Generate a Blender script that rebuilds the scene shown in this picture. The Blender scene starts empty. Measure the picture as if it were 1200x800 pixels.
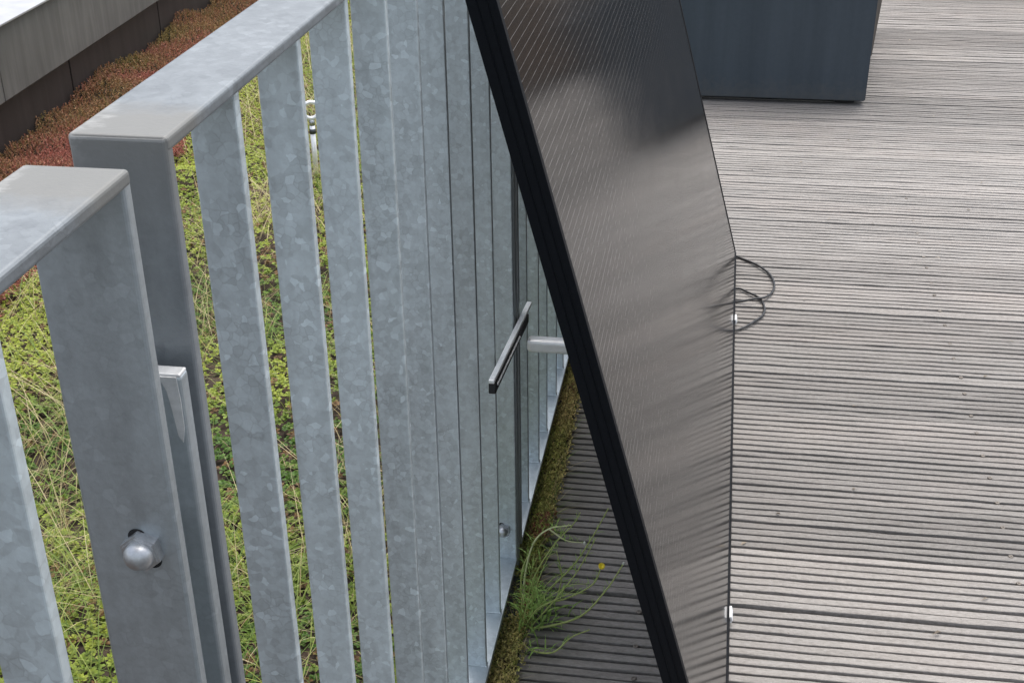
import bpy, bmesh, math, random
import numpy as np
from mathutils import Vector, Matrix, Euler

random.seed(7)
rng = np.random.default_rng(7)
R = math.radians
scene = bpy.context.scene
COL = scene.collection

# ------------------------------------------------------------------ camera
CAM = Vector((0.2615, 0.0, 1.25))
yaw, pitch, roll = R(9.3687), R(27.3149), R(-0.8285)
fw = Vector((-math.sin(yaw) * math.cos(pitch), math.cos(yaw) * math.cos(pitch), -math.sin(pitch)))
rt = Vector((math.cos(yaw), math.sin(yaw), 0))
up = rt.cross(fw)
rt2 = math.cos(roll) * rt + math.sin(roll) * up
up2 = -math.sin(roll) * rt + math.cos(roll) * up
cam_d = bpy.data.cameras.new('camera')
cam_d.sensor_width = 36.0
cam_d.lens = 36.0 * 1544.24 / 1200.0
cam_d.clip_start = 0.02
cam_d.clip_end = 3000
cam = bpy.data.objects.new('camera', cam_d)
COL.objects.link(cam)
m = Matrix((rt2, up2, -fw)).transposed().to_4x4()
m.translation = CAM
cam.matrix_world = m
scene.camera = cam

# ------------------------------------------------------------------ sky, sun, exposure
SUN_EL, SUN_AZ = 72.0, 20.0          # azimuth measured from +Y towards +X
SKY_STRENGTH, SUN_STRENGTH, SUN_ANGLE, EXPOSURE = 0.15, 1.3, 60.0, 1.08
world = bpy.data.worlds.new('World')
scene.world = world
world.use_nodes = True
wn = world.node_tree
bg = wn.nodes['Background']
sky = wn.nodes.new('ShaderNodeTexSky')
sky.sky_type = 'NISHITA'
sky.sun_disc = False
sky.sun_elevation = R(SUN_EL)
sky.sun_rotation = R(SUN_AZ)
sky.air_density = 1.0
sky.dust_density = 3.0
sky.ozone_density = 1.0
hsv = wn.nodes.new('ShaderNodeHueSaturation')      # thin milky haze over the whole sky
hsv.inputs['Saturation'].default_value = 0.48
wn.links.new(sky.outputs['Color'], hsv.inputs['Color'])
wn.links.new(hsv.outputs['Color'], bg.inputs['Color'])
bg.inputs['Strength'].default_value = SKY_STRENGTH
sun_d = bpy.data.lights.new('sun', 'SUN')
sun_d.energy = SUN_STRENGTH
sun_d.angle = R(SUN_ANGLE)
sun_d.color = (1.0, 0.96, 0.9)
sun = bpy.data.objects.new('sun', sun_d)
COL.objects.link(sun)
sdir = Vector((math.sin(R(SUN_AZ)) * math.cos(R(SUN_EL)), math.cos(R(SUN_AZ)) * math.cos(R(SUN_EL)), math.sin(R(SUN_EL))))
sun.rotation_euler = sdir.to_track_quat('Z', 'Y').to_euler()
scene.view_settings.view_transform = 'Standard'
scene.view_settings.look = 'None'
scene.view_settings.exposure = EXPOSURE
scene.view_settings.gamma = 1.0

# ------------------------------------------------------------------ helpers
def tag(o, label=None, cat=None, group=None, kind=None):
    if label: o['label'] = label
    if cat: o['category'] = cat
    if group: o['group'] = group
    if kind: o['kind'] = kind
    return o

def empty(name, loc=(0, 0, 0), rot=(0, 0, 0)):
    o = bpy.data.objects.new(name, None)
    COL.objects.link(o)
    o.location = loc
    o.rotation_euler = rot
    o.empty_display_size = 0.05
    return o

def link(name, mesh, mat=None, parent=None, loc=(0, 0, 0), rot=(0, 0, 0)):
    o = bpy.data.objects.new(name, mesh)
    COL.objects.link(o)
    if mat is not None and not mesh.materials:
        mesh.materials.append(mat)
    o.parent = parent
    o.location = loc
    o.rotation_euler = rot
    return o

def bm_mesh(bm, name, smooth=False):
    me = bpy.data.meshes.new(name)
    bmesh.ops.recalc_face_normals(bm, faces=bm.faces)
    bm.to_mesh(me)
    bm.free()
    if smooth:
        me.polygons.foreach_set('use_smooth', [True] * len(me.polygons))
    return me

def bm_box(bm, x0, x1, y0, y1, z0, z1, bevel=0.0, seg=2):
    g = bmesh.ops.create_cube(bm, size=1.0)
    vs = g['verts']
    for v in vs:
        v.co = Vector(((x0 + x1) / 2 + v.co.x * (x1 - x0), (y0 + y1) / 2 + v.co.y * (y1 - y0), (z0 + z1) / 2 + v.co.z * (z1 - z0)))
    if bevel > 0:
        es = list({e for v in vs for e in v.link_edges})
        bmesh.ops.bevel(bm, geom=es, offset=bevel, segments=seg, affect='EDGES', profile=0.5)

def box_mesh(name, x0, x1, y0, y1, z0, z1, bevel=0.0, seg=2):
    bm = bmesh.new()
    bm_box(bm, x0, x1, y0, y1, z0, z1, bevel, seg)
    return bm_mesh(bm, name)

def tube_mesh(name, pts, rad, sides=8, close=True):
    """tube along a polyline; rad is a number or a list"""
    pts = [Vector(p) for p in pts]
    n = len(pts)
    bm = bmesh.new()
    rings = []
    prev = None
    for i, p in enumerate(pts):
        t = (pts[min(i + 1, n - 1)] - pts[max(i - 1, 0)]).normalized()
        a = Vector((0, 0, 1)) if prev is None else prev
        if abs(a.dot(t)) > 0.98:
            a = Vector((1, 0, 0))
        s = t.cross(a).normalized()
        w = s.cross(t).normalized()
        prev = w
        rr = rad[i] if isinstance(rad, (list, tuple)) else rad
        rings.append([bm.verts.new(p + rr * (math.cos(2 * math.pi * k / sides) * s + math.sin(2 * math.pi * k / sides) * w)) for k in range(sides)])
    for i in range(n - 1):
        for k in range(sides):
            bm.faces.new((rings[i][k], rings[i][(k + 1) % sides], rings[i + 1][(k + 1) % sides], rings[i + 1][k]))
    if close:
        bm.faces.new(rings[0][::-1])
        bm.faces.new(rings[-1])
    return bm_mesh(bm, name, True)

def spline(pts, n=10):
    """Catmull-Rom through points"""
    P = [np.array(p, float) for p in pts]
    P = [2 * P[0] - P[1]] + P + [2 * P[-1] - P[-2]]
    out = []
    for i in range(1, len(P) - 2):
        for k in range(n):
            t = k / n
            a, b, c, d = P[i - 1], P[i], P[i + 1], P[i + 2]
            out.append(tuple(0.5 * ((2 * b) + (c - a) * t + (2 * a - 5 * b + 4 * c - d) * t * t + (-a + 3 * b - 3 * c + d) * t ** 3)))
    out.append(tuple(P[-2]))
    return out

def vnoise(x, y, scale, seed=0):
    x = np.asarray(x) * scale + 37.1 * seed + 100
    y = np.asarray(y) * scale + 11.7 * seed + 100
    xi, yi = np.floor(x).astype(int), np.floor(y).astype(int)
    fx, fy = x - xi, y - yi
    fx, fy = fx * fx * (3 - 2 * fx), fy * fy * (3 - 2 * fy)
    def h(a, b):
        v = np.sin(a * 127.1 + b * 311.7 + seed * 74.7) * 43758.5453
        return v - np.floor(v)
    return (h(xi, yi) * (1 - fx) + h(xi + 1, yi) * fx) * (1 - fy) + (h(xi, yi + 1) * (1 - fx) + h(xi + 1, yi + 1) * fx) * fy

# ------------------------------------------------------------------ materials
def new_mat(name):
    mt = bpy.data.materials.new(name)
    mt.use_nodes = True
    nt = mt.node_tree
    b = nt.nodes['Principled BSDF']
    return mt, nt, b

def nd(nt, t, **kw):
    n = nt.nodes.new(t)
    for k, v in kw.items():
        setattr(n, k, v)
    return n

def ramp(nt, src, stops):
    r = nt.nodes.new('ShaderNodeValToRGB')
    els = r.color_ramp.elements
    while len(els) < len(stops):
        els.new(0.5)
    for e, (p, c) in zip(els, stops):
        e.position = p
        e.color = (c[0], c[1], c[2], 1) if isinstance(c, (tuple, list)) else (c, c, c, 1)
    nt.links.new(src, r.inputs['Fac'])
    return r.outputs['Color']

def noise(nt, vec, scale, detail=4, rough=0.55, dist=0.0):
    n = nt.nodes.new('ShaderNodeTexNoise')
    n.inputs['Scale'].default_value = scale
    n.inputs['Detail'].default_value = detail
    n.inputs['Roughness'].default_value = rough
    n.inputs['Distortion'].default_value = dist
    if vec is not None:
        nt.links.new(vec, n.inputs['Vector'])
    return n.outputs['Fac']

def mapping(nt, vec, scale=(1, 1, 1), loc=(0, 0, 0)):
    mp = nt.nodes.new('ShaderNodeMapping')
    mp.inputs['Scale'].default_value = scale
    mp.inputs['Location'].default_value = loc
    nt.links.new(vec, mp.inputs['Vector'])
    return mp.outputs['Vector']

def mix(nt, fac, a, b, mode='MIX'):
    n = nt.nodes.new('ShaderNodeMix')
    n.data_type = 'RGBA'
    n.blend_type = mode
    for s, v in ((n.inputs['Factor'], fac), (n.inputs['A'], a), (n.inputs['B'], b)):
        if hasattr(v, 'is_linked'):
            nt.links.new(v, s)
        elif isinstance(v, (tuple, list)):
            s.default_value = (v[0], v[1], v[2], 1)
        elif s.type == 'RGBA':
            s.default_value = (v, v, v, 1)
        else:
            s.default_value = v
    return n.outputs['Result']

def math_n(nt, op, a, b=None, c=None, clamp=False):
    n = nt.nodes.new('ShaderNodeMath')
    n.operation = op
    n.use_clamp = clamp
    for i, v in enumerate((a, b, c)):
        if v is None: continue
        if hasattr(v, 'is_linked'):
            nt.links.new(v, n.inputs[i])
        else:
            n.inputs[i].default_value = v
    return n.outputs[0]

def bump(nt, b, h, strength=0.2, dist=0.002):
    n = nt.nodes.new('ShaderNodeBump')
    n.inputs['Strength'].default_value = strength
    n.inputs['Distance'].default_value = dist
    nt.links.new(h, n.inputs['Height'])
    nt.links.new(n.outputs['Normal'], b.inputs['Normal'])

def pos(nt):
    return nt.nodes.new('ShaderNodeNewGeometry').outputs['Position']

def galvanised(name, base=(0.42, 0.455, 0.48), spangle=0.5, rough=0.42, weld=None, metal=0.75):
    mt, nt, b = new_mat(name)
    p = pos(nt)
    wob = nt.nodes.new('ShaderNodeTexNoise')
    wob.inputs['Scale'].default_value = 140
    nt.links.new(p, wob.inputs['Vector'])
    v1 = nd(nt, 'ShaderNodeVectorMath', operation='MULTIPLY_ADD')
    v1.inputs[1].default_value = (0.005, 0.005, 0.005)
    nt.links.new(wob.outputs['Color'], v1.inputs[0])
    nt.links.new(p, v1.inputs[2])
    vor = nd(nt, 'ShaderNodeTexVoronoi', feature='SMOOTH_F1')
    vor.inputs['Smoothness'].default_value = 0.12
    vor.inputs['Scale'].default_value = 165
    nt.links.new(v1.outputs[0], vor.inputs['Vector'])
    sep = nd(nt, 'ShaderNodeSeparateColor')
    nt.links.new(vor.outputs['Color'], sep.inputs[0])
    vor2 = nd(nt, 'ShaderNodeTexVoronoi', feature='DISTANCE_TO_EDGE')
    vor2.inputs['Scale'].default_value = 165
    nt.links.new(v1.outputs[0], vor2.inputs['Vector'])
    big = noise(nt, mapping(nt, p, (14, 14, 5)), 1.0, 5, 0.6)
    fine = noise(nt, p, 300, 3, 0.6)
    mid = noise(nt, p, 130, 3, 0.55, 0.3)
    patch = noise(nt, p, 38, 3, 0.6)
    rim = math_n(nt, 'MULTIPLY', ramp(nt, vor2.outputs['Distance'], [(0.0, 1.0), (0.09, 0.0)]), ramp(nt, patch, [(0.42, 0.0), (0.60, 1.0)]))
    speck = ramp(nt, sep.outputs[1], [(0.90, 0.0), (0.93, 1.0)])
    fac = math_n(nt, 'ADD', math_n(nt, 'MULTIPLY', sep.outputs[0], 0.17 * spangle), math_n(nt, 'MULTIPLY', big, 0.30 + 0.30 * (1 - spangle)))  # broad blotches, stronger on smooth posts to imitate patchy reflections
    fac = math_n(nt, 'ADD', fac, math_n(nt, 'MULTIPLY', fine, 0.18))
    fac = math_n(nt, 'ADD', fac, math_n(nt, 'MULTIPLY', mid, 0.28 * (0.3 + 0.7 * spangle)))
    fac = math_n(nt, 'ADD', fac, math_n(nt, 'MULTIPLY', rim, -0.15 * spangle))
    fac = math_n(nt, 'ADD', fac, math_n(nt, 'MULTIPLY', speck, 0.16 * spangle))
    fac = math_n(nt, 'ADD', fac, 0.09 + 0.04 * (1 - spangle))
    lo = tuple(c * 0.74 for c in base)
    hi = tuple(min(c * 1.40, 0.9) for c in base)
    runs = noise(nt, mapping(nt, p, (70, 70, 2.2)), 1.0, 4, 0.6)
    fac = math_n(nt, 'ADD', fac, math_n(nt, 'MULTIPLY_ADD', runs, 0.26, -0.13))
    oi = nd(nt, 'ShaderNodeObjectInfo')
    fac = math_n(nt, 'ADD', fac, math_n(nt, 'MULTIPLY_ADD', oi.outputs['Random'], 0.14, -0.07))
    col = ramp(nt, fac, [(0.28, lo), (0.5, base), (0.85, hi)])
    rgh = ramp(nt, fac, [(0.2, rough - 0.07), (0.8, rough + 0.13)])
    if weld is not None:
        # ground weld touched up with pale zinc paint: centre y, half width, low z
        yc, hw, zc = weld
        s = nd(nt, 'ShaderNodeSeparateXYZ')
        nt.links.new(p, s.inputs[0])
        wn_ = noise(nt, p, 60, 4, 0.6)
        dy = math_n(nt, 'ABSOLUTE', math_n(nt, 'SUBTRACT', s.outputs['Y'], yc))
        e1 = math_n(nt, 'MULTIPLY_ADD', wn_, 0.03, dy)
        m1 = ramp(nt, math_n(nt, 'DIVIDE', e1, hw), [(0.75, 1.0), (1.15, 0.0)])
        m2 = ramp(nt, math_n(nt, 'DIVIDE', math_n(nt, 'SUBTRACT', s.outputs['Z'], zc), 0.06), [(0.0, 0.0), (1.0, 1.0)])
        pm = math_n(nt, 'MULTIPLY', m1, m2)
        col = mix(nt, math_n(nt, 'MULTIPLY', pm, 0.8), col, (0.17, 0.166, 0.150))
        # white scrape on the outer corner
        wx = ramp(nt, math_n(nt, 'MULTIPLY_ADD', noise(nt, mapping(nt, p, (30, 60, 60)), 1.5, 4, 0.7), 0.04, s.outputs['X']), [(0.0, 1.0), (0.012, 0.0)])
        wx.node.color_ramp.elements[0].position = 0.0
        sx = math_n(nt, 'MULTIPLY', ramp(nt, math_n(nt, 'SUBTRACT', -0.020, math_n(nt, 'MULTIPLY_ADD', noise(nt, mapping(nt, p, (40, 70, 70)), 1.5, 4, 0.7), 0.045, s.outputs['X'])), [(0.0, 0.0), (0.03, 0.8)]), m1)
        sx = math_n(nt, 'MULTIPLY', sx, ramp(nt, math_n(nt, 'DIVIDE', math_n(nt, 'SUBTRACT', s.outputs['Z'], 1.03), 0.012), [(0.0, 0.0), (1.0, 1.0)]))
        col = mix(nt, math_n(nt, 'MULTIPLY', sx, 0.8), col, (0.62, 0.62, 0.60))
        nt.links.new(math_n(nt, 'MULTIPLY_ADD', math_n(nt, 'MAXIMUM', pm, sx), -0.55 * metal, metal), b.inputs['Metallic'])
    else:
        b.inputs['Metallic'].default_value = metal
    nt.links.new(col, b.inputs['Base Color'])
    nt.links.new(rgh, b.inputs['Roughness'])
    bump(nt, b, math_n(nt, 'ADD', math_n(nt, 'MULTIPLY', fine, 0.5), math_n(nt, 'MULTIPLY', big, 1.0)), 0.25, 0.0012)
    return mt

def plain(name, col, rough=0.5, metal=0.0, nscale=60, var=0.25, bstr=0.1):
    mt, nt, b = new_mat(name)
    p = pos(nt)
    f = noise(nt, p, nscale, 5, 0.6)
    c = ramp(nt, f, [(0.25, tuple(x * (1 - var) for x in col)), (0.75, tuple(min(1, x * (1 + var)) for x in col))])
    nt.links.new(c, b.inputs['Base Color'])
    b.inputs['Roughness'].default_value = rough
    b.inputs['Metallic'].default_value = metal
    bump(nt, b, f, bstr, 0.001)
    return mt

MAT = {}
MAT['galv'] = galvanised('galvanised_bar', (0.54, 0.600, 0.620), 0.9, 0.46)
MAT['galv_smooth'] = galvanised('galvanised_post', (0.41, 0.45, 0.47), 0.35, 0.40)
MAT['galv_rail'] = galvanised('galvanised_rail', (0.20, 0.217, 0.228), 0.8, 0.55, metal=0.6)
MAT['galv_rail_weld'] = galvanised('galvanised_rail_weld', (0.20, 0.217, 0.228), 0.8, 0.55, metal=0.6, weld=(0.55, 0.095, 0.90))
MAT['galv_post_weld'] = galvanised('galvanised_post_weld', (0.29, 0.31, 0.325), 0.25, 0.42, weld=(0.57, 0.2, 0.985))
MAT['zinc'] = plain('zinc_nut', (0.46, 0.47, 0.48), 0.42, 0.9, 160, 0.25, 0.15)
MAT['zinc_pale'] = plain('zinc_spray', (0.55, 0.55, 0.54), 0.5, 0.4, 120, 0.2, 0.1)
MAT['dark_steel'] = plain('dark_steel', (0.07, 0.075, 0.08), 0.5, 0.6, 80, 0.3)
MAT['slot'] = plain('slot_dark', (0.012, 0.012, 0.012), 0.9)
MAT['black_alu'] = plain('black_anodised_aluminium', (0.004, 0.005, 0.007), 0.55, 0.0, 200, 0.25, 0.05)
MAT['black_alu'].node_tree.nodes['Principled BSDF'].inputs['Specular IOR Level'].default_value = 0.12
MAT['clip'] = plain('clip_white', (0.80, 0.80, 0.79), 0.35, 0.0)
MAT['satin_alu'] = plain('satin_aluminium', (0.86, 0.86, 0.85), 0.3, 0.35, 150, 0.06, 0.05)
MAT['alu'] = plain('bare_aluminium', (0.80, 0.80, 0.79), 0.17, 0.95, 150, 0.1, 0.05)
MAT['rubber'] = plain('black_rubber', (0.012, 0.012, 0.012), 0.6)
MAT['cable'] = plain('cable_jacket', (0.015, 0.015, 0.016), 0.45)
MAT['back_sheet'] = plain('panel_back_sheet', (0.02, 0.02, 0.022), 0.6)
MAT['screw'] = plain('screw_steel', (0.16, 0.14, 0.12), 0.5, 0.5)
MAT['soil'] = plain('soil', (0.045, 0.030, 0.020), 0.95, 0, 45, 0.6, 0.6)
MAT['petal'] = plain('petal_yellow', (0.85, 0.66, 0.03), 0.6, 0, 100, 0.1)
MAT['bud'] = plain('bud_white', (0.7, 0.7, 0.62), 0.6)

def deck_material():
    mt, nt, b = new_mat('weathered_ribbed_timber')
    oi = nd(nt, 'ShaderNodeObjectInfo')
    p = pos(nt)
    off = nd(nt, 'ShaderNodeVectorMath', operation='ADD')
    sc = nd(nt, 'ShaderNodeVectorMath', operation='SCALE')
    sc.inputs['Scale'].default_value = 7.0
    cmb = nd(nt, 'ShaderNodeCombineXYZ')
    nt.links.new(oi.outputs['Random'], cmb.inputs['X'])
    nt.links.new(cmb.outputs[0], sc.inputs[0])
    nt.links.new(p, off.inputs[0])
    nt.links.new(sc.outputs[0], off.inputs[1])
    v = off.outputs[0]
    grain = noise(nt, mapping(nt, v, (110, 380, 200)), 1.0, 5, 0.75, 0.2)
    streak = noise(nt, mapping(nt, v, (3.0, 57, 8)), 1.0, 4, 0.6)
    blot = noise(nt, mapping(nt, v, (1.6, 3.5, 1)), 1.0, 4, 0.6)
    speck = noise(nt, v, 330, 2, 0.6)
    f = math_n(nt, 'ADD', math_n(nt, 'MULTIPLY', grain, 0.50), math_n(nt, 'MULTIPLY', streak, 0.25))
    f = math_n(nt, 'ADD', f, math_n(nt, 'MULTIPLY', blot, 0.25))
    col = ramp(nt, f, [(0.30, (0.115, 0.102, 0.090)), (0.44, (0.220, 0.204, 0.187)), (0.57, (0.318, 0.300, 0.279)), (0.72, (0.41, 0.392, 0.369))])
    warm = mix(nt, math_n(nt, 'MULTIPLY', ramp(nt, blot, [(0.45, 0.0), (0.75, 1.0)]), 0.5), col, mix(nt, 1.0, col, (1.0, 0.91, 0.86), 'MULTIPLY'))
    dark = ramp(nt, oi.outputs['Random'], [(0.0, 0.70), (0.5, 0.92), (1.0, 1.06)])
    col2 = mix(nt, 1.0, warm, dark, 'MULTIPLY')
    dirt = ramp(nt, speck, [(0.66, 0.0), (0.78, 1.0)])
    col3 = mix(nt, math_n(nt, 'MULTIPLY', dirt, 0.5), col2, (0.08, 0.07, 0.06))
    # green black tint painted into the plank ends to deepen the wedge's shade
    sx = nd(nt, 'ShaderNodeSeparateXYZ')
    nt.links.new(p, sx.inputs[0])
    wedge_shade = math_n(nt, 'MULTIPLY_ADD', noise(nt, mapping(nt, v, (9, 16, 1)), 1.0, 5, 0.65), 0.22, sx.outputs['X'])
    col3 = mix(nt, math_n(nt, 'MULTIPLY', ramp(nt, wedge_shade, [(0.12, 1.0), (0.26, 0.0)]), 0.75), col3, (0.060, 0.058, 0.042))
    nt.links.new(col3, b.inputs['Base Color'])
    b.inputs['Roughness'].default_value = 0.72
    b.inputs['Specular IOR Level'].default_value = 0.35
    bump(nt, b, math_n(nt, 'ADD', grain, math_n(nt, 'MULTIPLY', speck, 0.4)), 0.55, 0.0016)
    return mt
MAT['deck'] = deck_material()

def leaf_material(name, rough=0.55, trans=0.25):
    mt, nt, b = new_mat(name)
    at = nd(nt, 'ShaderNodeAttribute', attribute_name='Col')
    nt.links.new(at.outputs['Color'], b.inputs['Base Color'])
    b.inputs['Roughness'].default_value = rough
    b.inputs['Specular IOR Level'].default_value = 0.35
    tr = nd(nt, 'ShaderNodeBsdfTranslucent')
    nt.links.new(at.outputs['Color'], tr.inputs['Color'])
    mx = nd(nt, 'ShaderNodeMixShader')
    mx.inputs[0].default_value = trans
    nt.links.new(b.outputs[0], mx.inputs[1])
    nt.links.new(tr.outputs[0], mx.inputs[2])
    out = nt.nodes['Material Output']
    nt.links.new(mx.outputs[0], out.inputs['Surface'])
    return mt
MAT['leaf'] = leaf_material('leaf')

def glass_material():
    mt, nt, b = new_mat('solar_glass')
    tc = nd(nt, 'ShaderNodeTexCoord')
    s = nd(nt, 'ShaderNodeSeparateXYZ')
    nt.links.new(tc.outputs['Object'], s.inputs[0])
    # collector wires run along the long side, evenly spaced up the panel
    z = math_n(nt, 'DIVIDE', s.outputs['Z'], 0.0100)
    fr = math_n(nt, 'ABSOLUTE', math_n(nt, 'SUBTRACT', math_n(nt, 'FRACT', z), 0.5))
    wire = ramp(nt, fr, [(0.018, 1.0), (0.036, 0.0)])
    dash = noise(nt, mapping(nt, tc.outputs['Object'], (1, 45, 40)), 1.0, 2, 0.5)
    wire2 = math_n(nt, 'MULTIPLY', wire, ramp(nt, dash, [(0.3, 0.4), (0.6, 1.0)]))
    col = mix(nt, wire2, (0.017, 0.0155, 0.0145), (0.24, 0.23, 0.22))
    nt.links.new(col, b.inputs['Base Color'])
    dust = noise(nt, mapping(nt, tc.outputs['Object'], (1, 5, 14)), 1.0, 5, 0.65)
    rg = ramp(nt, dust, [(0.3, 0.10), (0.75, 0.16)])
    nt.links.new(rg, b.inputs['Roughness'])
    b.inputs['IOR'].default_value = 1.37
    return mt
MAT['glass'] = glass_material()

def planter_material(name, lo, hi, splash=0.45):
    mt, nt, b = new_mat(name)
    p = pos(nt)
    st = noise(nt, mapping(nt, p, (22, 22, 1.3)), 1.0, 5, 0.6)
    sp = noise(nt, p, 70, 4, 0.6)
    f = math_n(nt, 'ADD', math_n(nt, 'MULTIPLY', st, 0.75), math_n(nt, 'MULTIPLY', sp, 0.25))
    sz = nd(nt, 'ShaderNodeSeparateXYZ')
    nt.links.new(p, sz.inputs[0])
    spl = math_n(nt, 'MULTIPLY_ADD', noise(nt, p, 55, 5, 0.7), -0.16, sz.outputs['Z'])
    pc = mix(nt, math_n(nt, 'MULTIPLY', ramp(nt, math_n(nt, 'ADD', spl, 0.1), [(0.02, 1.0), (0.10, 0.0)]), splash), ramp(nt, f, [(0.3, lo), (0.7, hi)]), (0.10, 0.095, 0.085))
    nt.links.new(pc, b.inputs['Base Color'])
    b.inputs['Roughness'].default_value = 0.5
    b.inputs['Specular IOR Level'].default_value = 0.4
    bump(nt, b, sp, 0.12, 0.001)
    return mt
MAT['planter'] = planter_material('planter_anthracite', (0.032, 0.045, 0.058), (0.050, 0.066, 0.082))
MAT['planter_taupe'] = planter_material('planter_taupe', (0.16, 0.14, 0.12), (0.24, 0.21, 0.18))
MAT['brown_wood'] = planter_material('brown_timber', (0.13, 0.09, 0.062), (0.24, 0.165, 0.118))

def fascia_material():
    mt, nt, b = new_mat('streaked_fascia')
    p = pos(nt)
    st = noise(nt, mapping(nt, p, (1, 26, 1.8)), 1.0, 6, 0.65)
    bl = noise(nt, mapping(nt, p, (1, 3, 3)), 1.0, 4, 0.6)
    f = math_n(nt, 'ADD', math_n(nt, 'MULTIPLY', st, 0.6), math_n(nt, 'MULTIPLY', bl, 0.4))
    nt.links.new(ramp(nt, f, [(0.3, (0.070, 0.066, 0.058)), (0.5, (0.105, 0.100, 0.090)), (0.7, (0.155, 0.148, 0.134))]), b.inputs['Base Color'])
    b.inputs['Roughness'].default_value = 0.7
    bump(nt, b, st, 0.2, 0.001)
    return mt
MAT['fascia'] = fascia_material()
MAT['coping'] = plain('coping_sheet', (0.42, 0.42, 0.43), 0.45, 0.5, 14, 0.12, 0.05)
MAT['wall_dark'] = planter_material('dark_wall_panel', (0.018, 0.014, 0.012), (0.040, 0.032, 0.029), 0.0)
MAT['roof'] = plain('roof_membrane', (0.06, 0.06, 0.06), 0.9, 0, 8, 0.3, 0.3)
MAT['ground'] = plain('street_ground', (0.09, 0.09, 0.085), 0.9, 0, 0.2, 0.4, 0.1)

# ------------------------------------------------------------------ setting: ground, roof, substrate, deck
def sheet(name, x0, x1, y0, y1, z, mat, kind='structure'):
    me = bpy.data.meshes.new(name)
    me.from_pydata([(x0, y0, z), (x1, y0, z), (x1, y1, z), (x0, y1, z)], [], [(0, 1, 2, 3)])
    o = link(name, me, mat)
    tag(o, kind=kind)
    return o
o = sheet('ground', -900, 900, -900, 900, -12.0, MAT['ground'])
tag(o, 'dark street level ground far below the roof', 'ground')
me = box_mesh('roof', -2.9, 7.5, -4.0, 13.0, -11.99, -0.26)
o = link('roof', me, MAT['roof'])
tag(o, 'flat roof membrane under the deck and planting', 'roof', kind='structure')

WALL_ANG = R(2.7)
WALL_P = Vector((-1.985, 3.9, 0))       # point on the dark wall face
wdir = Vector((-math.sin(WALL_ANG), math.cos(WALL_ANG), 0))
def wall_x(y):
    return WALL_P.x - (y - WALL_P.y) * math.tan(WALL_ANG)

def ground_h(x, y):
    x = np.asarray(x, float); y = np.asarray(y, float)
    h = -0.155 + 0.035 * (vnoise(x, y, 2.3, 1) - 0.5) + 0.022 * (vnoise(x, y, 6.5, 2) - 0.5)
    return h

def soil_mesh():
    nx, ny = 70, 170
    xs = np.linspace(-2.6, -0.02, nx); ys = np.linspace(-1.0, 8.0, ny)
    X, Y = np.meshgrid(xs, ys)
    Z = ground_h(X, Y) + 0.008 * (vnoise(X, Y, 30, 3) - 0.5)
    V = np.stack([X.ravel(), Y.ravel(), Z.ravel()], 1)
    F = [(j * nx + i, j * nx + i + 1, (j + 1) * nx + i + 1, (j + 1) * nx + i) for j in range(ny - 1) for i in range(nx - 1)]
    me = bpy.data.meshes.new('planting_soil')
    me.from_pydata(V.tolist(), [], F)
    return me
o = link('planting_soil', soil_mesh(), MAT['soil'])
tag(o, 'dark brown soil of the planted strip behind the railing', 'soil', kind='structure')

# deck: dark base with planks on top, ribs across the view
PITCH, Y0D = 0.1465, 1.588 - 8 * 0.1465
NPL = 60
o = deck = link('deck', box_mesh('deck', 0.05, 4.3, Y0D - 0.1, Y0D + NPL * PITCH, -0.25, -0.032), MAT['slot'])
tag(deck, 'weathered grey ribbed timber deck of the roof terrace', 'deck', kind='structure')

def plank_mesh(seed):
    rg = np.random.default_rng(seed)
    W, nr, gw, gd, th = PITCH - 0.0060, 8, 0.0047, 0.0135, 0.026
    rp = (W + gw) / nr
    prof = []          # (y, z, jitter weight)
    for i in range(nr):
        a = i * rp; b_ = a + rp - gw
        lo = -gd if i > 0 else -th
        hi = -gd if i < nr - 1 else -th
        prof += [(a - 0.0002, lo, 0.3), (a + 0.0001, -0.0007, 1.0), (a + 0.0009, 0.0, 0.6), (b_ - 0.0009, 0.0, 0.6), (b_ - 0.0001, -0.0007, 1.0), (b_ + 0.0002, hi, 0.3)]
    xs = [0.0]
    while xs[-1] < 4.2:
        xs.append(xs[-1] + (0.045 if xs[-1] < 1.2 else 0.14))
    n = len(prof)
    V = []
    py = np.array([q[0] for q in prof]); pz = np.array([q[1] for q in prof]); pw = np.array([q[2] for q in prof])
    dz0 = rg.normal(0, 0.0005, nr)
    gdep = rg.uniform(0.75, 1.0, nr + 1)          # some grooves are partly filled
    for i in range(nr):
        if i > 0: pz[6 * i] = -gd * gdep[i]
        if i < nr - 1: pz[6 * i + 5] = -gd * gdep[i + 1]
    for x in xs:
        jy = rg.normal(0, 0.00028, n) * pw
        jz = np.repeat(dz0 + rg.normal(0, 0.00035, nr), 6) + rg.normal(0, 0.0002, n)
        jz = np.where(pz < -0.004, 0, jz)
        for k in range(n):
            V.append((x, py[k] + jy[k], pz[k] + jz[k]))
    F = []
    for i in range(len(xs) - 1):
        for k in range(n - 1):
            F.append((i * n + k, (i + 1) * n + k, (i + 1) * n + k + 1, i * n + k + 1))
        F.append((i * n + n - 1, (i + 1) * n + n - 1, (i + 1) * n, i * n))       # underside
    F.append(tuple(range(n)))
    F.append(tuple((len(xs) - 1) * n + k for k in reversed(range(n))))
    me = bpy.data.meshes.new('plank')
    me.from_pydata(V, [], F)
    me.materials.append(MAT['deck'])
    return me
plank_variants = [plank_mesh(s) for s in range(5)]

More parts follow.
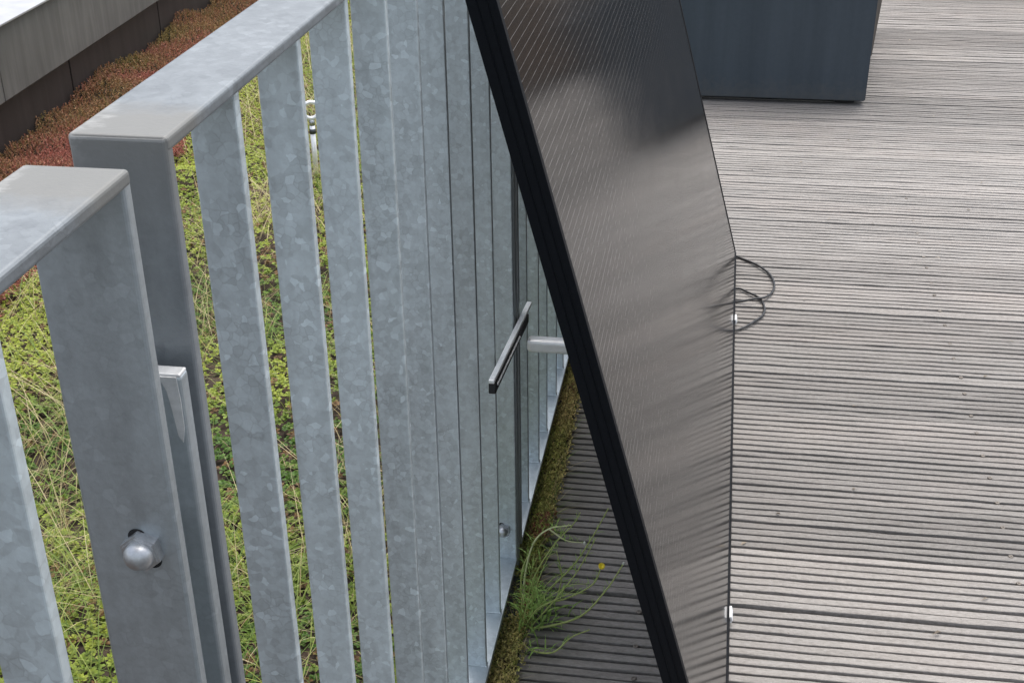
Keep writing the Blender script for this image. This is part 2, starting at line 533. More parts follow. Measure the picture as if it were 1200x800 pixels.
def screw_mesh():
    bm = bmesh.new()
    prof = [(0.0042, -0.002), (0.0042, 0.0002), (0.0034, 0.0009), (0.0016, 0.0009), (0.0012, -0.0008), (0.0, -0.0008)]
    n = 10
    rings = []
    for r_, z in prof:
        if r_ == 0:
            rings.append([bm.verts.new((0, 0, z))])
        else:
            rings.append([bm.verts.new((r_ * math.cos(2 * math.pi * k / n), r_ * math.sin(2 * math.pi * k / n), z)) for k in range(n)])
    for a, b_ in zip(rings[:-1], rings[1:]):
        for k in range(n):
            if len(b_) == 1:
                bm.faces.new((a[k], a[(k + 1) % n], b_[0]))
            else:
                bm.faces.new((a[k], a[(k + 1) % n], b_[(k + 1) % n], b_[k]))
    return bm_mesh(bm, 'screw', True)
SCREW = screw_mesh()
SCREW.materials.append(MAT['screw'])
prev = -1
for i in range(NPL):
    y = Y0D + i * PITCH
    v = random.choice([k for k in range(5) if k != prev]); prev = v
    x0 = 0.030 + random.uniform(-0.004, 0.004)
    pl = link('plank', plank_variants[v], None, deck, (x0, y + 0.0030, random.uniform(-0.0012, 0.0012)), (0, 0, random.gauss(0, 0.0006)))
    if 1.2 < y < 3.3:
        for jx in (0.192, 0.755, 1.318):
            for dy in (0.031, 0.112):
                link('screw', SCREW, None, pl, (jx - x0 + random.uniform(-.003, .003), dy + random.uniform(-.004, .004), 0.0))

# ------------------------------------------------------------------ parapet
par = empty('parapet_wall', (WALL_P.x, WALL_P.y, -0.2), (0, 0, WALL_ANG))
tag(par, 'low parapet with dark panelled base under a streaked grey fascia and pale coping', 'parapet')
ZF0, ZF1 = 0.045, 0.272
fj = [-6.0, -3.2, -0.2, 2.9, 6.5]
for a, b_ in zip(fj[:-1], fj[1:]):
    link('fascia_board', box_mesh('fascia_board', -0.02, 0.035, a + 0.0015, b_ - 0.0015, ZF0 + 0.2, ZF1 + 0.2, 0.003), MAT['fascia'], par)
    link('coping', box_mesh('coping', -0.42, 0.050, a + 0.0015, b_ - 0.0015, ZF1 + 0.2005, ZF1 + 0.2085, 0.002), MAT['coping'], par)
wj = -6.0
joints = []
while wj < 6.5:
    joints.append(wj); wj += 0.89
off_j = 0.128
wall_panel = box_mesh('wall_panel', -0.04, 0.0, 0.004, 0.886, -0.1, ZF0 + 0.1995, 0.003)
wall_panel.materials.append(MAT['wall_dark'])
for j in joints:
    link('wall_panel', wall_panel, None, par, (0, j + off_j, 0))
link('core', box_mesh('core', -0.38, -0.03, -6, 6.4, -0.1, ZF1 + 0.199), MAT['slot'], par)

# ------------------------------------------------------------------ railing
ZT, ZB, TH = 1.0485, 0.040, 0.008
def bar_mesh():
    bm = bmesh.new()
    bm_box(bm, -0.0332, -0.0045, -0.004, 0.004, ZB - 0.001, ZT - TH + 0.001, 0.0011, 2)
    # fillet weld at the foot
    b0 = [(-0.0349, -0.0060), (-0.0028, -0.0060), (-0.0028, 0.0060), (-0.0349, 0.0060)]
    b1 = [(-0.0334, -0.0042), (-0.0043, -0.0042), (-0.0043, 0.0042), (-0.0334, 0.0042)]
    b0 = [(x * 1.0 + (0.0008 if x < -.02 else -0.0008), y * 0.8) for x, y in b0]
    lo = [bm.verts.new((x, y, ZB + 0.0004)) for x, y in b0]
    hi = [bm.verts.new((x, y, ZB + 0.0026)) for x, y in b1]
    for k in range(4):
        bm.faces.new((lo[k], lo[(k + 1) % 4], hi[(k + 1) % 4], hi[k]))
    return bm_mesh(bm, 'bar')
BAR = bar_mesh()
BAR.materials.append(MAT['galv'])

def nut_mesh():
    """dome nut, axis along -Y, seat at y = 0"""
    bm = bmesh.new()
    hexr, h = 0.0112, 0.0065
    lo = [bm.verts.new((hexr * math.cos(math.pi / 3 * k), 0, hexr * math.sin(math.pi / 3 * k))) for k in range(6)]
    hi = [bm.verts.new((hexr * math.cos(math.pi / 3 * k), -h, hexr * math.sin(math.pi / 3 * k))) for k in range(6)]
    for k in range(6):
        bm.faces.new((lo[k], lo[(k + 1) % 6], hi[(k + 1) % 6], hi[k]))
    bm.faces.new(lo); top = bm.faces.new(hi)
    bmesh.ops.bevel(bm, geom=[e for e in top.edges], offset=0.0012, segments=2, affect='EDGES')
    return bm_mesh(bm, 'hex_collar')
def dome_mesh():
    bm = bmesh.new()
    prof = [(0.0079, 0.0050), (0.0080, 0.0072)]
    for k in range(1, 8):
        a = k / 7 * math.pi / 2
        prof.append((0.0080 * math.cos(a), 0.0072 + 0.0068 * math.sin(a)))
    n = 20
    rings = []
    for r_, d in prof[:-1]:
        rings.append([bm.verts.new((r_ * math.cos(2 * math.pi * k / n), -d, r_ * math.sin(2 * math.pi * k / n))) for k in range(n)])
    tip = bm.verts.new((0, -prof[-1][1], 0))
    for a, b_ in zip(rings[:-1], rings[1:]):
        for k in range(n):
            bm.faces.new((a[k], a[(k + 1) % n], b_[(k + 1) % n], b_[k]))
    for k in range(n):
        bm.faces.new((rings[-1][k], rings[-1][(k + 1) % n], tip))
    return bm_mesh(bm, 'dome', True)
def slot_mesh():
    bm = bmesh.new()
    vs = []
    for k in range(12):
        a = math.pi * k / 11
        vs.append((0.0052 * math.cos(a), 0.0075 + 0.0052 * math.sin(a)))
    for k in range(12):
        a = math.pi + math.pi * k / 11
        vs.append((0.0052 * math.cos(a), -0.0075 + 0.0052 * math.sin(a)))
    ca, sa = math.cos(-0.78), math.sin(-0.78)
    f = [bm.verts.new((x * ca + z * sa, -0.00035, -x * sa + z * ca)) for x, z in vs]
    g = [bm.verts.new((x * ca + z * sa, 0.001, -x * sa + z * ca)) for x, z in vs]
    bm.faces.new(f); bm.faces.new(g[::-1])
    for k in range(len(f)):
        bm.faces.new((f[k], f[(k + 1) % len(f)], g[(k + 1) % len(f)], g[k]))
    return bm_mesh(bm, 'slot_hole')
NUT, DOME, SLOT = nut_mesh(), dome_mesh(), slot_mesh()
NUT.materials.append(MAT['zinc']); DOME.materials.append(MAT['zinc']); SLOT.materials.append(MAT['slot'])

def railing(y0, y1, bars, label, near_weld=False, far_weld=False, nuts=True):
    ym = (y0 + y1) / 2
    t = empty('railing_section', (0, ym, 0))
    tag(t, label, 'railing', 'galvanised railing sections along the deck edge')
    rm = MAT['galv_rail_weld'] if (near_weld or far_weld) else MAT['galv_rail']
    link('handrail', box_mesh('handrail', -0.0515, 0.0, y0 + 0.0004 - ym, y1 - 0.0004 - ym, ZT - TH, ZT, 0.0022, 3), rm, t)
    link('bottom_rail', box_mesh('bottom_rail', -0.05, 0.0, y0 + 0.0004 - ym, y1 - 0.0004 - ym, ZB - TH, ZB, 0.0008, 2), MAT['galv_smooth'], t)
    for ye, wl, far in ((y0, near_weld, False), (y1 - TH, far_weld, True)):
        pm = MAT['galv_post_weld'] if near_weld and not far else (MAT['galv'] if far and not far_weld else MAT['galv_smooth'])
        ps = link('end_post', box_mesh('end_post', -0.0511, -0.0004, ye - ym, ye + TH - ym, ZB - TH + 0.0004, ZT - 0.0004, 0.0022, 3), pm, t)
        if far:
            for z in (0.842, 0.092):
                nt_ = link('cap_nut', NUT, None, t, (-0.0205, ye - ym, z), (0, 0.35, 0))
                link('dome', DOME, None, nt_)
                link('slot_hole', SLOT, None, nt_, (0.0005, 0, 0.0))
    for b_ in bars:
        link('bar', BAR, None, t, (random.uniform(-.0004, .0004), b_ - ym, 0), (0, 0, random.uniform(-.02, .02)))
    return t
railing(-0.52, 0.531, [0.408 - 0.114 * k for k in range(8)], 'galvanised railing section with a dome nut high on its end post, beside planted strip', False, True)
railing(0.5735, 1.612, [0.6825, 0.799, 0.9125, 1.0245, 1.132, 1.241, 1.363, 1.477], 'galvanised railing section with beige weld paint on its handrail corner, beside leaning solar panel', True, False)
railing(1.6520, 2.720, [1.76, 1.879, 1.980, 2.110, 2.214, 2.325, 2.437, 2.55], 'shaded galvanised railing section behind the leaning solar panel', False, False)
railing(2.7600, 3.830, [2.872 + 0.1145 * k for k in range(8)], 'far galvanised railing section beyond the leaning solar panel', False, False)

def anchor(yc, label):
    t = empty('anchor_post', (0, yc, -0.2))
    tag(t, label, 'post', 'anchor posts between railing sections')
    link('upright', box_mesh('upright', -0.046, -0.0006, -0.005, 0.005, 0.0, 0.929 + 0.2, 0.0022, 3), MAT['galv_smooth'], t)
    link('base_plate', box_mesh('base_plate', -0.06, 0.017, -0.12, 0.05, 0.176, 0.19, 0.003), MAT['dark_steel'], t)
    for z in (0.842, 0.092):
        link('bolt', tube_mesh('bolt', [(-0.0205, -0.026, z + 0.2), (-0.0205, 0.026, z + 0.2)], 0.005, 10), MAT['zinc'], t)
    bm = bmesh.new()
    run = [(-0.0030, 1.1285), (-0.0125, 1.1285), (-0.0090, 1.120), (-0.0075, 1.108), (-0.0062, 1.094), (-0.0040, 1.090), (-0.0024, 1.098), (-0.0022, 1.115)]
    f0 = [bm.verts.new((x, -0.0056, z)) for x, z in run]
    f1 = [bm.verts.new((x, -0.0046, z)) for x, z in run]
    bm.faces.new(f0); bm.faces.new(f1[::-1])
    for k in range(len(run)):
        bm.faces.new((f0[k], f0[(k + 1) % len(run)], f1[(k + 1) % len(run)], f1[k]))
    link('paint_run', bm_mesh(bm, 'paint_run'), MAT['zinc_pale'], t)
    link('pale_cap', box_mesh('pale_cap', -0.0455, -0.0011, -0.0045, 0.0045, 1.1275, 1.1298, 0.0009), MAT['zinc_pale'], t)
    return t
anchor(0.5575, 'flat anchor post ending below the handrail, between dome nut post and weld painted corner')
anchor(1.632, 'flat anchor post in the dark gap where the railing passes behind the solar panel')
anchor(2.740, 'flat anchor post hidden behind the solar panel between shaded railing sections')

# ------------------------------------------------------------------ solar panel
TILT = -R(15.05)
PL, PH, PT = 1.718, 1.038, 0.0275
panel = empty('solar_panel', (0.3215, 1.1604, 0.0115), (0, TILT, 0))
tag(panel, 'large black framed solar panel leaning against the galvanised railing', 'solar panel')
def frame_profile(length, name):
    """extruded frame along +Y; outer side face at z = 0, front lip at x = 0"""
    pr = [(0, 0.0004), (-0.0004, 0), (-0.0075, 0), (-0.0080, 0.0008), (-0.0092, 0.0008), (-0.0097, 0), (-0.0165, 0), (-0.0170, 0.0008), (-0.0182, 0.0008), (-0.0187, 0), (-PT, 0), (-PT, 0.024), (-PT + 0.0016, 0.024),
          (-PT + 0.0016, 0.0018), (-0.0075, 0.0018), (-0.0075, 0.0105), (-0.0008, 0.0105), (0, 0.0095)]
    bm = bmesh.new()
    n = len(pr)
    def ring(y, mit):
        return [bm.verts.new((x, y + (mit * z), z)) for x, z in pr]
    a = ring(0, 1.0); b_ = ring(length, -1.0)
    for k in range(n):
        bm.faces.new((a[k], a[(k + 1) % n], b_[(k + 1) % n], b_[k]))
    bm.faces.new(a); bm.faces.new(b_[::-1])
    return bm_mesh(bm, name)
FL = frame_profile(PL, 'frame_rail'); FL.materials.append(MAT['black_alu'])
FS = frame_profile(PH, 'frame_side'); FS.materials.append(MAT['black_alu'])
link('frame_rail', FL, None, panel)                                            # bottom
link('frame_rail', FL, None, panel, (0, PL, PH), (math.pi, 0, 0))              # top
def frame_side(y, flip):
    # local: extrude axis -> z, inward -> +-y
    me = FS.copy()
    for v in me.vertices:
        x, yy, zz = v.co
        v.co = (x, (PL - zz) if flip else zz, yy)
    bm = bmesh.new(); bm.from_mesh(me); bmesh.ops.recalc_face_normals(bm, faces=bm.faces); bm.to_mesh(me); bm.free()
    return link('frame_side', me, None, panel)
frame_side(0, False); frame_side(PL, True)
link('glass', box_mesh('glass', -0.0072, -0.0011, 0.006, PL - 0.006, 0.006, PH - 0.006), MAT['glass'], panel)
link('back_sheet', box_mesh('back_sheet', -0.0092, -0.0075, 0.0025, PL - 0.0025, 0.0025, PH - 0.0025), MAT['back_sheet'], panel)
link('junction_box', box_mesh('junction_box', -0.026, -0.0095, 0.84, 0.94, 0.62, 0.70, 0.003), MAT['rubber'], panel)
for yc in (1.5496, 2.5231):
    bm = bmesh.new()
    bm_box(bm, -0.010, 0.0022, -0.013, 0.013, -0.0030, -0.0006, 0.0006)
    bm_box(bm, 0.0006, 0.0042, -0.013, 0.013, -0.0008, 0.0080, 0.0008)
    link('edge_clip', bm_mesh(bm, 'edge_clip'), MAT['clip'], panel, (0, yc - 1.1604, 0))
# spacer bracket between the back of the panel and the railing bars
ct, st_ = math.cos(TILT), math.sin(TILT)
def world_to_panel(x, y, z):
    d = Vector((x, y, z)) - panel.location
    return Vector((d.x * ct - d.z * st_, d.y, d.x * st_ + d.z * ct))
def add_bracket(dy):
    a = world_to_panel(0.016, 1.62 + dy, 0.400)
    arm = link('support_arm', box_mesh('support_arm', 0.0, 0.150, -0.010, 0.010, -0.0100, 0.0100, 0.0060, 4), MAT['satin_alu'], panel, a, (0, -TILT, 0))
    a2 = world_to_panel(0.0085, 1.537 + dy, 0.437)
    bm = bmesh.new()
    bm_box(bm, -0.0045, 0.0030, -0.160, 0.160, 0.0085, 0.0135, 0.0012)
    cb = link('clamp_bar', bm_mesh(bm, 'clamp_bar'), MAT['satin_alu'], panel, a2, Euler((R(-8.0), -TILT, 0)))
    link('rubber_strip', box_mesh('rubber_strip', -0.0046, 0.0044, -0.159, 0.120, -0.0050, 0.0085, 0.0012), MAT['rubber'], cb)
    link('slide_rail', box_mesh('slide_rail', 0.0045, 0.0062, -0.150, 0.03, 0.0035, 0.0060, 0.0005), MAT['satin_alu'], cb)
add_bracket(0.0)

# ------------------------------------------------------------------ cable on the deck
cp = [(0.285, 2.93, 0.0045), (0.305, 2.90, 0.0045), (0.3245, 2.8744, 0.0045), (0.352, 2.850, 0.005), (0.3752, 2.8221, 0.006), (0.397, 2.782, 0.006), (0.4064, 2.735, 0.005), (0.402, 2.690, 0.005), (0.385, 2.652, 0.0085), (0.360, 2.634, 0.0115),
      (0.326, 2.6285, 0.005), (0.305, 2.640, 0.0045), (0.305, 2.680, 0.0045), (0.327, 2.699, 0.0045), (0.350, 2.680, 0.0045), (0.373, 2.655, 0.0045), (0.3835, 2.6102, 0.0045), (0.380, 2.572, 0.0045), (0.364, 2.5412, 0.0045), (0.345, 2.512, 0.0045), (0.3269, 2.494, 0.0045), (0.300, 2.48, 0.0045)]
o = link('cable', tube_mesh('cable', spline(cp, 8), 0.0025, 10), MAT['cable'])
tag(o, 'thin black cable looped on the deck at the foot of the solar panel', 'cable')

# ------------------------------------------------------------------ planters
def planter(x0, x1, y0, y1, h, mat, name, label, taper=0.006):
    t = empty(name, ((x0 + x1) / 2, (y0 + y1) / 2, 0))
    tag(t, label, 'planter')
    hx, hy = (x1 - x0) / 2, (y1 - y0) / 2
    bm = bmesh.new()
    z0 = 0.014
    def loop(ix, iy, z):
        return [bm.verts.new((sx * ix, sy * iy, z)) for sx, sy in ((-1, -1), (1, -1), (1, 1), (-1, 1))]
    w = 0.02
    L = [loop(hx, hy, z0), loop(hx + taper, hy + taper, h), loop(hx + taper - w, hy + taper - w, h), loop(hx - w, hy - w, h - 0.1)]
    for a, b_ in zip(L[:-1], L[1:]):
        for k in range(4):
            bm.faces.new((a[k], a[(k + 1) % 4], b_[(k + 1) % 4], b_[k]))
    bm.faces.new(L[0][::-1])
    es = [e for e in bm.edges]
    bmesh.ops.bevel(bm, geom=es, offset=0.003, segments=2, affect='EDGES')
    link('shell', bm_mesh(bm, 'shell'), mat, t)
    link('soil_fill', box_mesh('soil_fill', -hx + w * .9, hx - w * .9, -hy + w * .9, hy - w * .9, h - 0.14, h - 0.06, 0.01), MAT['soil'], t)
    for sx in (-1, 1):
        for sy in (-1, 1):
            link('foot', box_mesh('foot', -0.03, 0.03, -0.03, 0.03, 0, 0.0145), MAT['rubber'], t, (sx * (hx - 0.06), sy * (hy - 0.06), 0))
    return t
planter(0.11, 0.7093, 4.115, 4.56, 0.48, MAT['planter'], 'planter', 'dark blue grey planter box standing on the deck beyond the solar panel')
planter(0.17, 0.772, 4.645, 5.09, 0.48, MAT['planter_taupe'], 'planter', 'taupe planter box mostly hidden behind the dark blue grey planter', 0.03)

# ------------------------------------------------------------------ vegetation builders
def poly_stuff(name, V, C, nper, mat, parent=None):
    """V (N, nper, 3) polygons, C (N, 3) colours -> one mesh object"""
    N = V.shape[0]
    me = bpy.data.meshes.new(name)
    me.vertices.add(N * nper)
    me.vertices.foreach_set('co', V.reshape(-1).astype(np.float32))
    me.loops.add(N * nper)
    me.loops.foreach_set('vertex_index', np.arange(N * nper, dtype=np.int32))
    me.polygons.add(N)
    me.polygons.foreach_set('loop_start', np.arange(0, N * nper, nper, dtype=np.int32))
    me.polygons.foreach_set('loop_total', np.full(N, nper, dtype=np.int32))
    at = me.attributes.new('Col', 'FLOAT_COLOR', 'POINT')
    cc = np.ones((N, nper, 4), np.float32)
    cc[:, :, :3] = C[:, None, :]
    at.data.foreach_set('color', cc.reshape(-1))
    me.update(calc_edges=True)
    return link(name, me, mat, parent)

def unit(a):
    return a / np.maximum(np.linalg.norm(a, axis=-1, keepdims=True), 1e-9)

def leaf_polys(P, D, L, W, curl=0.15, n6=False):
    """leaves from base P towards D (N,3), length L, width W"""
    D = unit(D)
    S = unit(np.cross(D, np.array([0.03, 0.02, 1.0])))
    Nn = np.cross(S, D)
    L = L[:, None]; W = W[:, None]
    if n6:
        pts = [P, P + D * L * .38 + S * W * .40 + Nn * L * curl * .3, P + D * L * .74 + S * W * .46 + Nn * L * curl * .3, P + D * L * 1.0 - Nn * L * curl * .5,
               P + D * L * .74 - S * W * .46 + Nn * L * curl * .3, P + D * L * .38 - S * W * .40 + Nn * L * curl * .3]
    else:
        pts = [P, P + D * L * .6 + S * W * .5 + Nn * L * curl, P + D * L, P + D * L * .6 - S * W * .5 + Nn * L * curl]
    return np.stack(pts, 1)

def shoots(xy, z, hgt, nl, leafL, leafW, colf, spread=0.6):
    """upright sedum shoots of small fat leaves"""
    N = len(xy)
    lean = rng.normal(0, 0.22, (N, 2))
    az0 = rng.uniform(0, 6.28, N)
    VV, CC = [], []
    base = np.column_stack([xy, z])
    for k in range(nl):
        t = (k + 0.6) / nl
        P = base + np.column_stack([lean[:, 0] * hgt * t, lean[:, 1] * hgt * t, hgt * t])
        az = az0 + 2.4 * k
        el = 0.15 + 0.95 * t + rng.normal(0, 0.15, N)
        D = np.column_stack([np.cos(az) * np.cos(el), np.sin(az) * np.cos(el), np.sin(el)])
        Lk = leafL * rng.uniform(0.75, 1.25, N) * (1.05 - 0.35 * t)
        VV.append(leaf_polys(P, D, Lk, leafW * Lk / leafL, 0.25))
        CC.append(colf(t, N))
    return np.concatenate(VV), np.concatenate(CC)

def blades(xy, z, L, W, lean, droop, cols, seg=4):
    N = len(xy)
    az = rng.uniform(0, 6.28, N)
    h = np.column_stack([np.cos(az), np.sin(az), np.zeros(N)])
    s = np.column_stack([-np.sin(az), np.cos(az), np.zeros(N)])
    sw = rng.uniform(-0.5, 0.5, (N, 1))
    base = np.column_stack([xy, z])
    P = []
    for k in range(seg + 1):
        t = k / seg
        P.append(base + h * (L * (lean * t + droop * t * t))[:, None] + np.column_stack([np.zeros(N), np.zeros(N), L * (t - 0.55 * droop * t * t)]) + s * sw * (L * t * t * 0.35)[:, None])
    VV, CC = [], []
    for k in range(seg):
        w0 = (W * (1 - (k / seg) ** 1.5) * .5)[:, None]; w1 = (W * (1 - ((k + 1) / seg) ** 1.5) * .5)[:, None] + 0.0001
        VV.append(np.stack([P[k] - s * w0, P[k] + s * w0, P[k + 1] + s * w1, P[k + 1] - s * w1], 1))
        CC.append(cols)
    return np.concatenate(VV), np.concatenate(CC)

def jgrid(x0, x1, y0, y1, step):
    xs = np.arange(x0, x1, step); ys = np.arange(y0, y1, step)
    X, Y = np.meshgrid(xs, ys)
    X = X.ravel() + rng.uniform(-.5, .5, X.size) * step
    Y = Y.ravel() + rng.uniform(-.5, .5, Y.size) * step
    return X, Y

def pal(c0, c1, n, t=None):
    t = rng.uniform(0, 1, n) if t is None else np.clip(t, 0, 1)
    c0 = np.array(c0); c1 = np.array(c1)
    return c0 + (c1 - c0) * t[:, None]

# --- red brown sedum along the parapet
X, Y = jgrid(-2.35, -1.30, 2.2, 6.9, 0.0125)
edge = -1.50 + 0.22 * (vnoise(X, Y, 2.5, 5) - .5) + 0.10 * (vnoise(X, Y, 9, 6) - .5)
wx = np.array([wall_x(y) for y in Y])
keep = (X < edge) & (X > wx + 0.008) & (rng.uniform(0, 1, X.size) < 0.97)
X, Y = X[keep], Y[keep]; wx = wx[keep]
dw = X - wx
clump = vnoise(X, Y, 4.2, 8) * 0.7 + vnoise(X, Y, 11, 9) * 0.3
hgt0 = 0.012 + 0.050 * np.clip(clump - 0.25, 0, 1) + 0.055 * np.exp(-dw / 0.20) * np.clip(clump * 1.5 - 0.35, 0, 1)
Z = ground_h(X, Y) + hgt0 * 0.9
redness = np.clip(0.15 + 1.15 * (dw / 0.5) + 0.9 * (vnoise(X, Y, 5, 12) - .5) + rng.normal(0, .12, X.size), 0, 1)
def col_red(t, n):
    c = pal((0.22, 0.18, 0.060), (0.29, 0.105, 0.078), n, 0.06 + redness + 0.35 * (t - 0.5))
    return c * rng.uniform(0.5, 1.6, (n, 1))
V, C = shoots(np.column_stack([X, Y]), Z, np.full(X.size, 0.020) * rng.uniform(.7, 1.4, X.size), 10, 0.0100, 0.0062, col_red)
o = poly_stuff('red_sedum', V, C, 4, MAT['leaf'])
tag(o, 'red brown sedum cushions growing against the dark parapet base', 'sedum', kind='stuff')

# --- green sedum and clover like rosettes
X, Y = jgrid(-1.75, -0.035, 1.0, 6.4, 0.0150)
edge = -1.50 + 0.22 * (vnoise(X, Y, 2.5, 5) - .5) + 0.10 * (vnoise(X, Y, 9, 6) - .5)
dens = 0.45 + 0.65 * (vnoise(X, Y, 5.0, 15) * .6 + vnoise(X, Y, 14, 16) * .4)
dens += 0.6 * np.clip((-1.08 - X) / 0.2, 0, 1)
dens *= np.where((X > -1.08) & (X < -0.80), 0.75, 1.0)
keep = (X > edge - 0.06) & (rng.uniform(0, 1, X.size) < dens)
X, Y = X[keep], Y[keep]
N = X.size
Z = ground_h(X, Y) + 0.006 + 0.030 * np.clip(vnoise(X, Y, 7, 18) - .25, 0, 1) * rng.uniform(.4, 1.2, N)
hue = np.clip(vnoise(X, Y, 3.0, 21) * 1.3 - .2 + rng.normal(0, .16, N) + 0.35 * np.clip((-1.1 - X) / 0.25, 0, 1), 0, 1)
basec = pal((0.080, 0.155, 0.024), (0.31, 0.36, 0.052), N, hue)
brown = rng.uniform(0, 1, N) < 0.10 + 0.15 * (vnoise(X, Y, 6, 23) > .62)
basec[brown] = np.array((0.17, 0.10, 0.040)) * rng.uniform(.6, 1.3, (brown.sum(), 1))
VV, CC = [], []
for ring_i, (nl, el0, sc) in enumerate(((5, 0.25, 1.1), (4, 0.85, 0.72))):
    for k in range(nl):
        az = 2 * math.pi * k / nl + rng.uniform(0, 6.28, N) * 0 + (np.arange(N) * 1.7 + ring_i * .6) + rng.normal(0, .15, N)
        el = el0 + rng.normal(0, .18, N)
        D = np.column_stack([np.cos(az) * np.cos(el), np.sin(az) * np.cos(el), np.sin(el)])
        L = rng.uniform(0.0065, 0.0115, N) * sc
        P = np.column_stack([X, Y, Z + ring_i * 0.003])
        VV.append(leaf_polys(P, D, L, L * 0.72, 0.2, True))
        CC.append(basec * rng.uniform(.75, 1.25, (N, 1)) * (1.0 if ring_i == 0 else 1.12))
o = poly_stuff('green_sedum', np.concatenate(VV), np.concatenate(CC), 6, MAT['leaf'])
tag(o, 'low yellow green rosettes covering the soil behind the railing', 'ground cover', kind='stuff')

# --- grass: green blades and dry straw
n = 30000
X = rng.uniform(-1.5, -0.04, n); Y = rng.uniform(1.0, 6.3, n)
d = np.clip(vnoise(X, Y, 2.6, 31) * 1.5 - .35, 0, 1) * np.where((X > -1.2) & (X < -.35), 1.0, 0.35)
keep = rng.uniform(0, 1, n) < d
X, Y = X[keep], Y[keep]; n = X.size
cols = pal((0.11, 0.20, 0.035), (0.32, 0.36, 0.09), n)
V, C = blades(np.column_stack([X, Y]), ground_h(X, Y), rng.uniform(.05, .15, n), rng.uniform(.0012, .0028, n), rng.uniform(0.1, .8, n), rng.uniform(.2, 1.0, n), cols)
o = poly_stuff('grass', V, C, 4, MAT['leaf'])
tag(o, 'thin green grass blades tangled in the planted strip behind the railing', 'grass', kind='stuff')
n = 14000
X = rng.uniform(-1.45, -0.04, n); Y = rng.uniform(1.0, 6.2, n)
d = np.clip(vnoise(X, Y, 3.1, 41) * 1.9 - .75, 0, 1) + 0.55 * np.exp(-((X + 1.0) / .13) ** 2)
keep = rng.uniform(0, 1, n) < d
X, Y = X[keep], Y[keep]; n = X.size
cols = pal((0.36, 0.28, 0.12), (0.62, 0.54, 0.32), n)
V, C = blades(np.column_stack([X, Y]), ground_h(X, Y), rng.uniform(.05, .19, n), rng.uniform(.0010, .0021, n), rng.uniform(0.1, 1.1, n), rng.uniform(.1, .9, n), cols)
o = poly_stuff('dry_grass', V, C, 4, MAT['leaf'])
tag(o, 'straw coloured dry grass stalks lying over the green strip', 'dry grass', kind='stuff')
# fallen twigs and litter, flat
n = 9000
X = rng.uniform(-1.5, -0.04, n); Y = rng.uniform(1.0, 6.0, n)
az = rng.uniform(0, 6.28, n)
D = np.column_stack([np.cos(az), np.sin(az), rng.normal(.1, .2, n)])
V = leaf_polys(np.column_stack([X, Y, ground_h(X, Y) + rng.uniform(.004, .02, n)]), D, rng.uniform(.012, .045, n), rng.uniform(.0009, .0022, n), 0.02)
o = poly_stuff('plant_litter', V, pal((0.10, 0.055, 0.028), (0.36, 0.26, 0.14), n), 4, MAT['leaf'])
tag(o, 'brown twigs and dead stems scattered on the soil between rosettes', 'plant litter', kind='stuff')

# --- moss strip between bottom rail and deck ends
X, Y = jgrid(-0.045, 0.036, 0.9, 4.0, 0.0042)
keep = rng.uniform(0, 1, X.size) < (0.45 + 0.75 * vnoise(X, Y, 9, 51)) * np.where(X > 0.026, 0.45, 1.0)
bp = np.zeros(X.size, bool)
for yc in (0.5575, 1.632, 2.740):
    bp |= (X < 0.019) & (Y > yc - 0.122) & (Y < yc + 0.052) & (rng.uniform(0, 1, X.size) < 0.85) & (Y < yc - 0.02)
keep &= ~bp
X, Y = X[keep], Y[keep]; N = X.size
hue = np.clip(vnoise(X, Y, 7, 53) * 1.2 + rng.normal(0, .2, N) - .15, 0, 1)
mc = pal((0.22, 0.25, 0.06), (0.42, 0.33, 0.14), N, hue)
red = (vnoise(X, Y, 11, 57) > .74) & (rng.uniform(0, 1, N) < .45)
mc[red] = np.array((0.22, 0.10, 0.06))
def col_moss(t, n):
    return mc * rng.uniform(.45, 1.8, (n, 1))
V, C = shoots(np.column_stack([X, Y]), -0.008 + 0.018 * vnoise(X, Y, 22, 55) + np.where(X < 0.004, -0.006, 0), rng.uniform(.006, .015, N), 5, 0.0068, 0.0036, col_moss)
o = poly_stuff('moss', V, C, 4, MAT['leaf'])
tag(o, 'mossy strip filling the joint between bottom rail and deck planks', 'moss', kind='stuff')
o = link('joint_soil', box_mesh('joint_soil', -0.055, 0.05, 0.7, 6.0, -0.25, -0.021), MAT['soil'])
tag(o, 'dark soil packed in the joint under the bottom rail', 'soil', kind='structure')
n = 900
Y = np.concatenate([rng.normal(1.72, .10, n // 2), rng.uniform(1.35, 2.6, n - n // 2)])
X = rng.uniform(0.003, 0.03, n)
V, C = blades(np.column_stack([X, Y]), np.full(n, -0.018), rng.uniform(.02, .06, n), rng.uniform(.0008, .0018, n), rng.uniform(.1, .6, n), rng.uniform(.2, .9, n), np.where(rng.uniform(0, 1, (n, 1)) < .4, np.array([[.38, .32, .17]]), np.array([[.12, .19, .04]])))
o = poly_stuff('joint_grass', V, C, 4, MAT['leaf'])
tag(o, 'short grass growing out of the mossy joint beside the deck', 'grass', kind='stuff')

